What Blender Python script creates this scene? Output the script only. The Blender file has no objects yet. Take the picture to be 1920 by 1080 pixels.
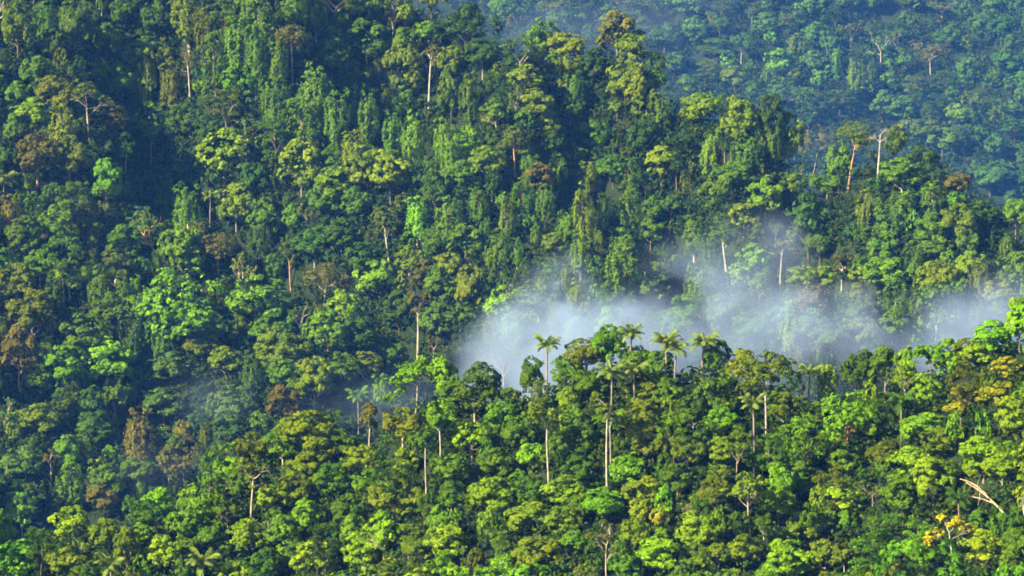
import bpy, math, random
import numpy as np

rng = np.random.default_rng(7)
random.seed(7)
R_ = math.radians
scene = bpy.context.scene
COL = scene.collection

# ---------------------------------------------------------------- camera
PITCH = R_(5.0)
HALF = 0.1385                       # tan of half the horizontal field of view
K = HALF / 960.0                    # per photograph pixel (1920 wide)
FWD = np.array([0, math.cos(PITCH), -math.sin(PITCH)])
UPV = np.array([0, math.sin(PITCH), math.cos(PITCH)])
RGT = np.array([1.0, 0, 0])


def ray(u, v):
    return FWD + RGT * ((u - 960) * K) + UPV * ((540 - v) * K)


cam_d = bpy.data.cameras.new("camera")
cam = bpy.data.objects.new("camera", cam_d)
COL.objects.link(cam)
cam_d.sensor_width = 36
cam_d.lens = 18 / HALF
cam_d.clip_start = 1.0
cam_d.clip_end = 9000
cam.rotation_euler = (math.pi / 2 - PITCH, 0, 0)
scene.camera = cam

# ---------------------------------------------------------------- terrain
SIL = []


def crest(pts, drop):
    SIL.append(np.array([(u, v) for u, v, d in pts], float))
    P = np.array([ray(u, v) * d for u, v, d in pts])
    return P[:, 0], P[:, 1], P[:, 2] - drop


N1 = crest([(-900, 1150, 690), (-300, 1100, 690), (0, 1010, 690), (100, 975, 690), (240, 960, 690), (320, 910, 700), (420, 855, 710), (500, 805, 715),
            (580, 785, 715), (650, 805, 712), (710, 790, 705), (760, 740, 700), (800, 715, 697), (870, 705, 695), (940, 715, 692),
            (1000, 702, 690), (1060, 665, 688), (1130, 645, 686), (1230, 655, 684), (1340, 655, 680), (1380, 672, 678), (1450, 672, 676),
            (1500, 705, 674), (1560, 708, 672), (1620, 690, 668), (1700, 672, 664), (1780, 660, 660), (1830, 628, 655), (1920, 592, 650),
            (2200, 500, 640), (2800, 420, 640)], 6.0)
N2 = crest([(-900, -480, 1390), (-400, -420, 1380), (0, -330, 1370), (400, -200, 1350), (700, -70, 1330), (850, 0, 1320), (930, 50, 1310), (1000, 85, 1300),
            (1060, 80, 1295), (1150, 55, 1285), (1210, 90, 1280), (1250, 150, 1275), (1320, 175, 1265), (1380, 170, 1260), (1450, 218, 1250),
            (1530, 240, 1240), (1650, 250, 1235), (1720, 292, 1230), (1780, 300, 1225), (1840, 355, 1215), (1920, 405, 1205), (2100, 520, 1190),
            (2500, 700, 1180), (3000, 800, 1180)], 7.5)


def bumps(x, y, wl, seed, n=7):
    r = np.random.default_rng(seed)
    s = np.zeros_like(x)
    for _ in range(n):
        a = r.uniform(0, 2 * math.pi)
        w = 2 * math.pi / (wl * r.uniform(.6, 1.6))
        s = s + np.sin((x * math.cos(a) + y * math.sin(a)) * w + r.uniform(0, 6.28))
    return s / math.sqrt(n)


def side(dy, a, b):
    return np.where(dy < 0, dy * a, -dy * b)


GUL = []


def height(x, y):
    x = np.asarray(x, float)
    y = np.asarray(y, float)
    dy1 = y - np.interp(x, N1[0], N1[1])
    h1 = np.interp(x, N1[0], N1[2]) + side(dy1, .56, .22) + bumps(x, y, 45, 3) * 1.6 * np.clip(-dy1 / 25, 0, 1)
    dy2 = y - np.interp(x, N2[0], N2[1])
    h2 = np.interp(x, N2[0], N2[2]) + side(dy2, .75, .9) + bumps(x, y, 75, 5) * 4.0 * np.clip(-dy2 / 40, 0, 1)
    for gx, gy, w, d in GUL:
        h2 = h2 - d * np.exp(-((x - gx) ** 2 + (y - gy) ** 2) / (w * w))
    h3 = 150 + side(y - 3500 + 0.12 * (x - 200), .5, .4) + bumps(x, y, 170, 9) * 10.0 + bumps(x, y, 60, 12) * 3
    return np.maximum(np.maximum(h1, h2), np.maximum(h3, -195 + 2 * bumps(x, y, 60, 8)))


_T = np.concatenate([np.arange(420, 1500, 1.5), np.arange(1500, 3900, 4.0)])


def hit(u, v, h):
    d = ray(u, v)
    P = _T[:, None] * d[None]
    below = P[:, 2] < height(P[:, 0], P[:, 1]) + h
    if not below.any():
        return None
    i = int(np.argmax(below))
    return P[i], _T[i]


gullies = [([(470, 250), (540, 370), (620, 440), (740, 490), (880, 575)], 22, 33),
           ([(1095, 190), (1140, 220), (1240, 285), (1330, 335), (1450, 345)], 18, 20),
           ([(240, 50), (320, 130), (330, 260), (370, 330)], 17, 23),
           ([(640, 70), (760, 110), (880, 160)], 19, 26),
           ([(1480, 250), (1520, 330), (1600, 420), (1740, 480)], 15, 18),
           ([(250, 700), (360, 740), (420, 830)], 13, 14),
           ([(1220, 420), (1310, 480)], 11, 11),
           # spurs that throw the shade into them
           ([(400, 320), (480, 430), (590, 530), (770, 580)], 19, -13),
           ([(1176, 140), (1170, 180), (1190, 225)], 13, -7),
           ([(990, 150), (1010, 220), (1120, 300), (1230, 345)], 15, -8),
           ([(575, 60), (620, 110)], 17, -12),
           ([(1395, 200), (1395, 290), (1440, 380)], 14, -8),
           ([(170, 60), (250, 160), (280, 240)], 14, -6)]
_g = []
for pts, w, d in gullies:
    for (a, b), (c, e) in zip(pts[:-1], pts[1:]):
        n = max(2, int(math.hypot(c - a, e - b) / 55))
        for t in np.linspace(0, 1, n, endpoint=False):
            q = hit(a + (c - a) * t, b + (e - b) * t, 8)
            if q is not None:
                _g.append((q[0][0], q[0][1], w, d))
GUL.extend(_g)

# ---------------------------------------------------------------- materials
def nodes(name):
    m = bpy.data.materials.new(name)
    m.use_nodes = True
    nt = m.node_tree
    nt.nodes.clear()
    return m, nt, nt.nodes, nt.links


def leaf_material(name, source, gloss=.5):
    m, nt, N, L = nodes(name)
    out = N.new("ShaderNodeOutputMaterial")
    if source == "object":
        base = N.new("ShaderNodeObjectInfo").outputs["Color"]
    else:
        a = N.new("ShaderNodeAttribute")
        a.attribute_name = "plant_colour"
        base = a.outputs["Color"]
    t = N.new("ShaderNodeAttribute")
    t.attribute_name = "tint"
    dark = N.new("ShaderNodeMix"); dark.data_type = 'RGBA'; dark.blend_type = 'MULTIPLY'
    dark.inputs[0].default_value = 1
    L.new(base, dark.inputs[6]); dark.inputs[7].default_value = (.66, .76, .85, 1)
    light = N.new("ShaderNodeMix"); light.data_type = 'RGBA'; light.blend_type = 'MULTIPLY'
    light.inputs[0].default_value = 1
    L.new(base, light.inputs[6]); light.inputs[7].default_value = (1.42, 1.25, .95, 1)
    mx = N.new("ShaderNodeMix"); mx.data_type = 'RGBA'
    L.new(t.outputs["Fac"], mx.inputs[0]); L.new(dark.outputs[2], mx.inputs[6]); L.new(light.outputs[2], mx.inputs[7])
    p = N.new("ShaderNodeBsdfPrincipled")
    L.new(mx.outputs[2], p.inputs["Base Color"])
    p.inputs["Roughness"].default_value = gloss
    p.inputs["Specular IOR Level"].default_value = .06
    tr = N.new("ShaderNodeBsdfTranslucent")
    tc = N.new("ShaderNodeMix"); tc.data_type = 'RGBA'; tc.blend_type = 'MULTIPLY'; tc.inputs[0].default_value = 1
    L.new(mx.outputs[2], tc.inputs[6]); tc.inputs[7].default_value = (1.25, 1.2, .5, 1)
    L.new(tc.outputs[2], tr.inputs["Color"])
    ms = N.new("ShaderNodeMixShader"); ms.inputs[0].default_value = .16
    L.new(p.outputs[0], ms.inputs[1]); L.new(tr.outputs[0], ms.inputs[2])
    L.new(ms.outputs[0], out.inputs[0])
    return m


def bark_material():
    m, nt, N, L = nodes("bark")
    out = N.new("ShaderNodeOutputMaterial")
    o = N.new("ShaderNodeObjectInfo")
    tc = N.new("ShaderNodeTexCoord")
    mp = N.new("ShaderNodeMapping"); mp.inputs["Scale"].default_value = (1, 1, .25)
    L.new(tc.outputs["Object"], mp.inputs[0])
    nz = N.new("ShaderNodeTexNoise"); nz.inputs["Scale"].default_value = 2.2; nz.inputs["Detail"].default_value = 5
    L.new(mp.outputs[0], nz.inputs["Vector"])
    rp = N.new("ShaderNodeValToRGB")
    rp.color_ramp.elements[0].position = .35; rp.color_ramp.elements[0].color = (.5, .48, .42, 1)
    rp.color_ramp.elements[1].position = .62; rp.color_ramp.elements[1].color = (1.1, 1.08, 1.05, 1)
    L.new(nz.outputs[0], rp.inputs[0])
    mx = N.new("ShaderNodeMix"); mx.data_type = 'RGBA'; mx.blend_type = 'MULTIPLY'; mx.inputs[0].default_value = 1
    L.new(o.outputs["Color"], mx.inputs[6]); L.new(rp.outputs[0], mx.inputs[7])
    p = N.new("ShaderNodeBsdfPrincipled"); p.inputs["Roughness"].default_value = .85
    p.inputs["Specular IOR Level"].default_value = .2
    L.new(mx.outputs[2], p.inputs["Base Color"]); L.new(p.outputs[0], out.inputs[0])
    return m


def soil_material():
    m, nt, N, L = nodes("forest_floor")
    out = N.new("ShaderNodeOutputMaterial")
    g = N.new("ShaderNodeNewGeometry")
    nz = N.new("ShaderNodeTexNoise"); nz.inputs["Scale"].default_value = .9; nz.inputs["Detail"].default_value = 10; nz.inputs["Roughness"].default_value = .7
    L.new(g.outputs["Position"], nz.inputs["Vector"])
    rp = N.new("ShaderNodeValToRGB")
    rp.color_ramp.elements[0].position = .35; rp.color_ramp.elements[0].color = (.006, .012, .004, 1)
    rp.color_ramp.elements[1].position = .68; rp.color_ramp.elements[1].color = (.02, .034, .008, 1)
    e = rp.color_ramp.elements.new(.8); e.color = (.034, .028, .014, 1)
    L.new(nz.outputs[0], rp.inputs[0])
    p = N.new("ShaderNodeBsdfPrincipled"); p.inputs["Roughness"].default_value = .95
    p.inputs["Specular IOR Level"].default_value = .1
    L.new(rp.outputs[0], p.inputs["Base Color"]); L.new(p.outputs[0], out.inputs[0])
    return m


M_LEAF = leaf_material("foliage", "object")
M_MASS = leaf_material("mixed_foliage", "attribute")
M_BARK = bark_material()
M_SOIL = soil_material()

# ---------------------------------------------------------------- mesh helpers
def make_mesh(name, V, Q, mat, tint=None, colour=None, smooth=False):
    V = np.ascontiguousarray(V, np.float32)
    Q = np.ascontiguousarray(Q, np.int32)
    me = bpy.data.meshes.new(name)
    me.vertices.add(len(V)); me.vertices.foreach_set("co", V.ravel())
    n = len(Q)
    me.loops.add(n * 4); me.loops.foreach_set("vertex_index", Q.ravel())
    me.polygons.add(n)
    me.polygons.foreach_set("loop_start", np.arange(0, n * 4, 4, dtype=np.int32))
    me.polygons.foreach_set("loop_total", np.full(n, 4, np.int32))
    if smooth:
        me.polygons.foreach_set("use_smooth", np.ones(n, bool))
    if tint is not None:
        a = me.attributes.new("tint", 'FLOAT', 'FACE'); a.data.foreach_set("value", np.ascontiguousarray(tint, np.float32))
    if colour is not None:
        a = me.attributes.new("plant_colour", 'FLOAT_COLOR', 'FACE'); a.data.foreach_set("color", np.ascontiguousarray(colour, np.float32).ravel())
    me.update(calc_edges=True)
    me.materials.append(mat)
    return me


def norm(a):
    return a / np.maximum(np.linalg.norm(a, axis=-1, keepdims=True), 1e-9)


def leaves(P, Nrm, size, r, droop=None, width=.62):
    """kite-shaped leaf sprays at P facing Nrm"""
    n = len(P)
    Nrm = norm(Nrm)
    t = r.normal(size=(n, 3)) if droop is None else droop + r.normal(size=(n, 3)) * .3
    t = norm(t - (t * Nrm).sum(1, keepdims=True) * Nrm)
    b = np.cross(Nrm, t)
    s = np.broadcast_to(np.asarray(size, float), (n,))[:, None] * r.uniform(.65, 1.35, (n, 1))
    bend = Nrm * s * r.uniform(-.05, .28, (n, 1))
    A = P - t * s * .5 - bend * .6
    B = P + b * s * width * .5 + bend * .2
    C = P + t * s * .5 - bend * .8
    D = P - b * s * width * .5 + bend * .2
    V = np.stack([A, B, C, D], 1).reshape(-1, 3)
    return V, np.arange(n * 4).reshape(-1, 4)


class Cloud:
    def __init__(s):
        s.P, s.N, s.S, s.T, s.D = [], [], [], [], []

    def add(s, P, N, size, tint, droop=(0, 0, 0)):
        n = len(P)
        s.P.append(P); s.N.append(N); s.S.append(np.full(n, size)); s.T.append(np.broadcast_to(tint, (n,)))
        s.D.append(np.broadcast_to(np.asarray(droop, float), (n, 3)))

    def arrays(s, r, width=.62):
        P, N, S, T, D = (np.concatenate(x) for x in (s.P, s.N, s.S, s.T, s.D))
        V, Q = leaves(P, N, S, r, D + r.normal(size=P.shape) * .6, width)
        return V, Q, np.clip(T + r.normal(size=len(P)) * .1, 0, 1)

    def mesh(s, name, r, width=.62):
        V, Q, T = s.arrays(r, width)
        return make_mesh(name, V, Q, M_LEAF, T)


def tubes(polys, ring=6):
    V, Q, k = [], [], 0
    for pts, rad in polys:
        pts = np.asarray(pts, float)
        n = len(pts)
        tan = norm(np.gradient(pts, axis=0))
        ref = np.array([1.0, 0, 0]) if abs(tan[0][0]) < .8 else np.array([0, 1.0, 0])
        a = norm(ref - (tan * ref).sum(1, keepdims=True) * tan)
        b = np.cross(tan, a)
        ang = np.linspace(0, 2 * math.pi, ring, endpoint=False)
        rad = np.asarray(rad, float)
        R = pts[:, None] + (a[:, None] * np.cos(ang)[None, :, None] + b[:, None] * np.sin(ang)[None, :, None]) * rad[:, None, None]
        V.append(R.reshape(-1, 3))
        i = np.arange(n - 1)[:, None] * ring
        j = np.arange(ring)[None]
        j2 = (j + 1) % ring
        Q.append(np.stack([k + i + j, k + i + j2, k + i + ring + j2, k + i + ring + j], -1).reshape(-1, 4))
        k += n * ring
    return np.concatenate(V), np.concatenate(Q)


def curve(p, d, length, r, wob=.12, lift=0.0, n=6):
    pts = [np.array(p, float)]
    d = np.array(d, float) / np.linalg.norm(d)
    for _ in range(n - 1):
        d = d + r.normal(size=3) * wob + np.array([0, 0, lift])
        d /= np.linalg.norm(d)
        pts.append(pts[-1] + d * length / (n - 1))
    return np.array(pts), d


def skeleton(r, base_h, H, R, rad, n_limbs, levels=2, spread=.9, lean=(0, 0), wob=.05, up=.35, trunk_end=None):
    """trunk + forking limbs; returns polylines and the twig tips with directions"""
    polys, tips = [], []
    n = 9
    z = np.linspace(-1.5, base_h if trunk_end is None else trunk_end, n)
    f = np.clip(z / max(base_h, .1), 0, 2)
    ph = r.uniform(0, 6.28, 2)
    pts = np.stack([lean[0] * f + wob * np.sin(f * 4 + ph[0]) * f, lean[1] * f + wob * np.sin(f * 3.3 + ph[1]) * f, z], 1)
    polys.append((pts, rad * np.linspace(1.25, .72, n)))
    top = pts[-1]
    a0 = r.uniform(0, 6.28)
    for i in range(n_limbs):
        a = a0 + i * 2 * math.pi / n_limbs + r.normal() * .25
        t0 = r.uniform(.78, 1.0) if i else 1.0
        s = pts[min(n - 1, int(round(t0 * (n - 1))))]
        d = np.array([math.cos(a) * spread, math.sin(a) * spread, r.uniform(.5, 1.2)])
        ll = R * r.uniform(.55, .85)
        q, d2 = curve(s, d, ll, r, .13, up * .12)
        polys.append((q, rad * .55 * np.linspace(1, .45, len(q))))
        for k in range(r.integers(3, 5)):
            st = q[r.integers(2, len(q))]
            d3 = norm(d2 + r.normal(size=3) * .55 + np.array([math.cos(a), math.sin(a), up]) * .4)
            q2, d4 = curve(st, d3, ll * r.uniform(.4, .75), r, .16, up * .08, 5)
            polys.append((q2, rad * .26 * np.linspace(1, .4, len(q2))))
            tips.append((q2[-1], d4)); tips.append((q2[3], d4))
            if levels > 2:
                for _ in range(3):
                    st2 = q2[r.integers(1, len(q2))]
                    q3, d5 = curve(st2, norm(d4 + r.normal(size=3) * .7), ll * r.uniform(.2, .45), r, .2, 0, 4)
                    polys.append((q3, rad * .13 * np.linspace(1, .5, len(q3))))
                    tips.append((q3[-1], d5))
    return polys, tips


def sph(r, n, zmin=-1.0):
    d = norm(r.normal(size=(n * 4 + 20, 3)))
    d = d[d[:, 2] > zmin][:n]
    return d


def lobe(c, r, centre, rad, out, leaf, tint, tufts=9, per=11, upw=.5, flat=1.0):
    """one leafy clump: round tufts of leaf sprays over the outer side of a lump"""
    d = norm(sph(r, tufts, -.6) + out * .75)
    fl = np.array([1, 1, flat])
    for k in range(tufts):
        tc = centre + d[k] * rad * r.uniform(.55, .85) * fl
        rt = rad * r.uniform(.36, .55)
        n = norm(norm(d[k] * .7 + out * .5 + np.array([0, 0, .25 * upw])) * 1.05 + norm(r.normal(size=(per, 3))) * .95)
        P = tc + n * rt * r.uniform(.85, 1.08, (per, 1)) * fl
        N = n + np.array([0, 0, upw * .35]) + r.normal(size=(per, 3)) * .26
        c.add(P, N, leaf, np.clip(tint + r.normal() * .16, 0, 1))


# ---- kinds of tree (prototype sizes in metres)
def proto_round(i, big=False):
    r = np.random.default_rng(100 + i + (50 if big else 0))
    R, zc, hz = 5.0, 8.2, 5.2
    c = Cloud()
    n = (30 if big else 46) + int(r.integers(-4, 5))
    dirs = sph(r, n, -.72)
    wob = r.uniform(.72, 1.12, n)
    # an uneven outline: a few lumps pushed out, a few held back
    for k in range(n):
        d = dirs[k]
        ctr = np.array([0, 0, zc]) + d * np.array([R * .72, R * .72, hz * .78]) * wob[k]
        rad = (1.75 if big else 1.35) * r.uniform(.65, 1.25)
        lobe(c, r, ctr, rad, d, .74 if big else .56, r.uniform(.1, .9), 9 if big else 10, 13 if big else 15, .55, .8 if big else .9)
    inner = norm(r.normal(size=(260, 3))) * np.array([R, R, hz]) * r.uniform(.2, .6, (260, 1)) + np.array([0, 0, zc])
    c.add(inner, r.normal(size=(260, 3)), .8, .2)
    polys, _ = skeleton(r, 4.6, 12, R * .9, .27, 5, 2, .9)
    return (c.mesh("round_crown", r), polys, (R, zc, hz))


def proto_vine(i):
    r = np.random.default_rng(200 + i)
    R, zc, hz = 3.6, 10.5, 7.4
    c = Cloud()
    lean = r.normal(size=2) * .5
    n_l = 30
    prof = lambda f: (.95 if f > .62 else .62 + .5 * f) * (1 - max(0, f - .8) * 2.2) * R * .72
    ph = r.uniform(0, 6.28, 3)
    for k in range(n_l):
        f = (k + r.uniform(0, 1)) / n_l
        z = 3.0 + f * 14.2
        a = r.uniform(0, 6.28)
        rr = prof(f) * (.8 + .3 * math.sin(f * 9 + ph[0]))
        ctr = np.array([math.cos(a) * rr + lean[0] * f, math.sin(a) * rr + lean[1] * f, z])
        out = np.array([math.cos(a), math.sin(a), .35])
        lobe(c, r, ctr, r.uniform(.75, 1.3), out, .5, r.uniform(.15, .9), 7, 10, .35)
    # hanging curtains of creeper
    for k in range(46):
        f = r.uniform(.3, .98)
        z = 3.5 + f * 12.5
        a = r.uniform(0, 6.28)
        rr = prof(f) * r.uniform(1.0, 1.35)
        ln = r.uniform(1.5, 5.5)
        m = int(ln * 9)
        zz = z - np.linspace(0, ln, m)
        dr = np.linspace(0, .3, m)
        P = np.stack([math.cos(a) * (rr + dr) + lean[0] * f, math.sin(a) * (rr + dr) + lean[1] * f, zz], 1) + r.normal(size=(m, 3)) * np.array([.2, .2, .1])
        N = np.array([math.cos(a), math.sin(a), .35]) + r.normal(size=(m, 3)) * .35
        c.add(P, N, .52, np.clip(r.uniform(.2, .9), 0, 1), (0, 0, -1.6))
    inner = np.stack([r.normal(size=300) * R * .25, r.normal(size=300) * R * .25, r.uniform(2.5, 15.5, 300)], 1)
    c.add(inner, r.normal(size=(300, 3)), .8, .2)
    polys, _ = skeleton(r, 12.5, 16, R * .7, .3, 4, 2, .6, lean=lean)
    return (c.mesh("vine_crown", r), polys, (R, zc, hz))


def proto_umbrella(i):
    r = np.random.default_rng(300 + i)
    R, zc, hz = 6.0, 11.0, 2.6
    c = Cloud()
    polys, tips = skeleton(r, 7.0, 12, R, .3, 6, 2, 1.15, lean=r.normal(size=2) * .7, up=.15)
    pads = []
    for p, d in tips:
        pads.append((p, r.uniform(.9, 1.7)))
    for k in range(14):
        a = r.uniform(0, 6.28); q = math.sqrt(r.uniform(0, 1)) * R * .85
        pads.append((np.array([math.cos(a) * q, math.sin(a) * q, zc + 1.5 - (q / R) ** 2 * 2.2 + r.normal() * .5]), r.uniform(1.0, 1.7)))
    for p, rad in pads:
        p = np.array(p)
        q = math.hypot(p[0], p[1])
        if q > R:
            p[:2] *= R / q
        n = int(62 * rad)
        a = r.uniform(0, 6.28, n); q = np.sqrt(r.uniform(0, 1, n)) * rad
        P = p + np.stack([np.cos(a) * q, np.sin(a) * q, r.normal(size=n) * .14 + .3 - .35 * (q / rad) ** 2], 1)
        N = np.array([0, 0, 1.0]) + r.normal(size=(n, 3)) * .42
        c.add(P, N, .5, r.uniform(.2, .95))
    return (c.mesh("layered_crown", r), polys, (R, zc, hz))


def proto_open(i):
    r = np.random.default_rng(400 + i)
    R, zc, hz = 5.2, 10.5, 4.2
    c = Cloud()
    polys, tips = skeleton(r, 6.0, 13, R * 1.05, .3, 5, 3, .85, lean=r.normal(size=2) * .6, up=.55)
    for p, d in tips:
        if r.uniform() < .72:
            lobe(c, r, p, r.uniform(.55, .95), norm(d), .5, r.uniform(.2, .95), 4, 9, .5)
    return (c.mesh("open_crown", r), polys, (R, zc, hz))


def bush(i, n=150):
    r = np.random.default_rng(500 + i)
    c = Cloud()
    m = 9
    for k in range(m):
        a = r.uniform(0, 6.28); q = r.uniform(.2, 1.5)
        ctr = np.array([math.cos(a) * q, math.sin(a) * q, r.uniform(.3, 2.0 + (i % 3))])
        lobe(c, r, ctr, r.uniform(.6, 1.0), np.array([math.cos(a), math.sin(a), .8]), .62, r.uniform(.1, .8), 3, max(3, n // (3 * m)), .6)
    return c.arrays(r)


def bark_mesh(polys, name="trunk", ring=6):
    V, Q = tubes(polys, ring)
    return make_mesh(name, V, Q, M_BARK, smooth=True)


PROTO = {}
PROTO['r'] = [proto_round(i) for i in range(6)]
PROTO['b'] = [proto_round(i, True) for i in range(5)]
PROTO['v'] = [proto_vine(i) for i in range(6)]
PROTO['u'] = [proto_umbrella(i) for i in range(4)]
PROTO['s'] = [proto_open(i) for i in range(5)]
for k in PROTO:
    PROTO[k] = [(cm, bark_mesh(pl), dims, pl) for cm, pl, dims in PROTO[k]]

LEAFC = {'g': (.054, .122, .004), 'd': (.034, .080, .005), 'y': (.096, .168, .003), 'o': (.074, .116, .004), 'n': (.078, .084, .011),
         't': (.046, .106, .014), 'l': (.080, .190, .003), 'w': (.145, .165, .005), 'f': (.27, .24, .006)}
BARKC = {'pale': (.34, .29, .23), 'white': (.33, .31, .27), 'red': (.22, .10, .06), 'orange': (.34, .2, .10), 'grey': (.20, .17, .14), 'dark': (.09, .07, .05)}
COLW = {'g': 'mid-green', 'd': 'dark green', 'y': 'yellow-green', 'o': 'olive green', 'n': 'brownish', 't': 'bluish green', 'l': 'bright green', 'w': 'golden', 'f': 'golden'}
NAME = {'r': 'round_crowned_tree', 'b': 'clumpy_broadleaf_tree', 'v': 'vine_draped_tree', 'u': 'layered_umbrella_tree', 's': 'open_crowned_tree',
        'p': 'tall_trunk_tree', 'd': 'bare_tree', 'c': 'coconut_palm'}
KINDW = {'r': 'round-crowned tree', 'b': 'clumpy broadleaf tree', 'v': 'vine-draped tree', 'u': 'layered umbrella tree', 's': 'open-crowned tree with pale limbs',
         'p': 'tall tree on a bare pole trunk', 'd': 'bare tree', 'c': 'coconut palm'}
GROUPW = {'r': 'round-crowned trees of the rainforest', 'b': 'clumpy broadleaf trees of the rainforest', 'v': 'vine-draped trees on the hillsides',
          'u': 'layered umbrella trees of the rainforest', 's': 'open-crowned trees with pale limbs', 'p': 'tall trees on bare pole trunks',
          'd': 'bare pale trees standing in the forest', 'c': 'coconut palms among the forest trees'}

placed = []            # (u, v, rx, ry, kind, colour, root object)
landmarks = []         # (u, v, short name)


def jit(c, amt=.14):
    f = 1 + rng.normal() * amt
    g = rng.normal(size=3) * amt * .4
    return tuple(max(.003, c[i] * f * (1 + g[i])) for i in range(3)) + (1.0,)


def root(kind, loc, rz=0.0, scale=(1, 1, 1)):
    o = bpy.data.objects.new(NAME[kind], None)
    o.empty_display_size = 1
    COL.objects.link(o)
    o.location = loc; o.rotation_euler = (0, 0, rz); o.scale = scale
    o['category'] = 'palm tree' if kind == 'c' else 'tree'
    o['group'] = GROUPW[kind]
    return o


def child(name, me, parent, colour):
    o = bpy.data.objects.new(name, me)
    COL.objects.link(o)
    o.parent = parent
    o.color = colour
    return o


proto_objs = {}


def tree(kind, col, loc, sx, sz, bark='grey', warm=(1, 1, 1)):
    """a copy of one of the kind's prototypes, its crown and trunk"""
    j = int(rng.integers(len(PROTO[kind])))
    rt = root(kind, loc, rng.uniform(0, 6.28), (sx, sx, sz))
    cm, bm, dims, _ = PROTO[kind][j]
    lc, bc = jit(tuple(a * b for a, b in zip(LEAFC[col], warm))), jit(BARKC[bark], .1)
    key = (kind, j)
    if key not in proto_objs:
        proto_objs[key] = (child('crown', cm, rt, lc), child('trunk', bm, rt, bc))
    else:
        for src, cc in zip(proto_objs[key], (lc, bc)):
            c = src.copy(); COL.objects.link(c); c.parent = rt; c.color = cc
    return rt


def zone(y):
    return 0 if y < 850 else (1 if y < 1800 else 2)


def place(kind, col, u, v, rx, ry, bark=None):
    R, zc, hz = PROTO[kind][0][2]
    h = zc * .85
    want = 0 if v > np.interp(u, SIL[0][:, 0], SIL[0][:, 1]) - 2 else (1 if v > np.interp(u, SIL[1][:, 0], SIL[1][:, 1]) - 2 else 2)
    for it in range(3):
        q = hit(u, v, h)
        tall = h
        while (q is None or zone(q[0][1]) > want) and tall < 22:     # a taller tree standing on the crest
            tall += 1.0
            q = hit(u, v, tall)
        if q is None:
            return None
        P, t = q
        m = K * t                                  # metres per pixel there
        sx = min(max(rx * m / R, .3), 2.6)
        sz = min(max(ry * 1.12 * m / hz, .7 * sx), 1.9 * sx)
        sz = min(max(sz, .4), 1.9)
        if tall > h:
            sz = min(max(tall / zc, sz), 1.45 if kind == 'v' else 1.8)
            sx = max(sx, .8 * sz) if kind == 'v' else max(sx, .6 * sz)
            break
        h = zc * sz
    g = float(height(P[0], P[1]))
    if bark is None:
        bark = random.choice(['grey', 'dark', 'dark', 'dark', 'grey', 'pale']) if kind != 's' else random.choice(['pale', 'white', 'grey'])
    if P[1] > 1800:
        bark = 'grey' if kind == 's' else 'dark'
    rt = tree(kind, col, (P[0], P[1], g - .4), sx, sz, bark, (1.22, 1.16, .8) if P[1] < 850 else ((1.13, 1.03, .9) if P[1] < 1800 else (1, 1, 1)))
    placed.append((u, v, rx, ry, kind, col, rt))
    return rt, t


# ---------------------------------------------------------------- trees with a build of their own
exclude = []           # (u, v, r) kept clear of filling crowns so that bare trunks stay in sight


def stand(bu, bv, h0):
    P, t = hit(bu, bv, h0)
    g = float(height(P[0], P[1]))
    return np.array([P[0], P[1], g]), P[2] - g, K * t


def special(kind, col, cu, cv, rx, ry, bu, bv, label, short, bark='pale', leafy=1.0, rad=.34, h0=5.0, limbs=5, spread=.9, up=.4, seed=None, leaf=.5):
    r = np.random.default_rng(int(cu * 7 + cv) if seed is None else seed)
    base, h, m = stand(bu, bv, h0)
    Hc = h + (bv - cv) * m
    R, hz = rx * m, ry * m
    rad *= .66 if base[1] < 850 else .82
    lean = ((cu - bu) * m * .8, 0)
    polys, tips = skeleton(r, max(2.0, Hc - hz * .75), Hc, R, rad, limbs, 3, spread, lean=lean, up=up, wob=.22)
    rt = root(kind, tuple(base - np.array([0, 0, .3])))
    rt['label'] = label
    c = Cloud()
    ctr = np.array([lean[0] * 1.1, 0, Hc])
    fac = min(4.0, max(.8, R / 4))
    leaf *= max(1.0, fac * .6)
    if leafy > 0:
        for p, d in tips:
            if r.uniform() < leafy:
                lobe(c, r, p, r.uniform(.5, .9) * fac, norm(d), leaf, r.uniform(.15, .95), 5, 11, .5, .7)
        if leafy >= .9:                      # rounded, closed little crown
            for d in sph(r, 22, -.35):
                lobe(c, r, ctr + d * np.array([R * .7, R * .7, hz * .7]), r.uniform(.22, .34) * R, d, leaf, r.uniform(.1, .95), 6, 9, .5, .85)
        child('crown', c.mesh('small_crown', r), rt, jit(LEAFC[col], .06))
    else:                                    # the fine bare twigs of the crown
        tw = []
        for p, d in tips:
            for _ in range(3):
                q, _d = curve(p, norm(d + r.normal(size=3) * .6), R * r.uniform(.18, .35), r, .25, 0, 4)
                tw.append((q, np.linspace(.05, .025, 4)))
        child('crown', bark_mesh(tw, 'twig_crown', 3), rt, jit(BARKC[bark], .05))
    child('trunk', bark_mesh(polys, 'trunk', 7), rt, jit(BARKC[bark], .05))
    placed.append((cu, cv, rx, ry, kind, col, rt))
    n = max(1, int(abs(bv - cv) / 9))
    for i in range(n + 1):
        exclude.append((bu + (cu - bu) * i / n, bv + (cv - bv) * i / n, 13))
    landmarks.append((cu, cv, short))
    return rt


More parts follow.
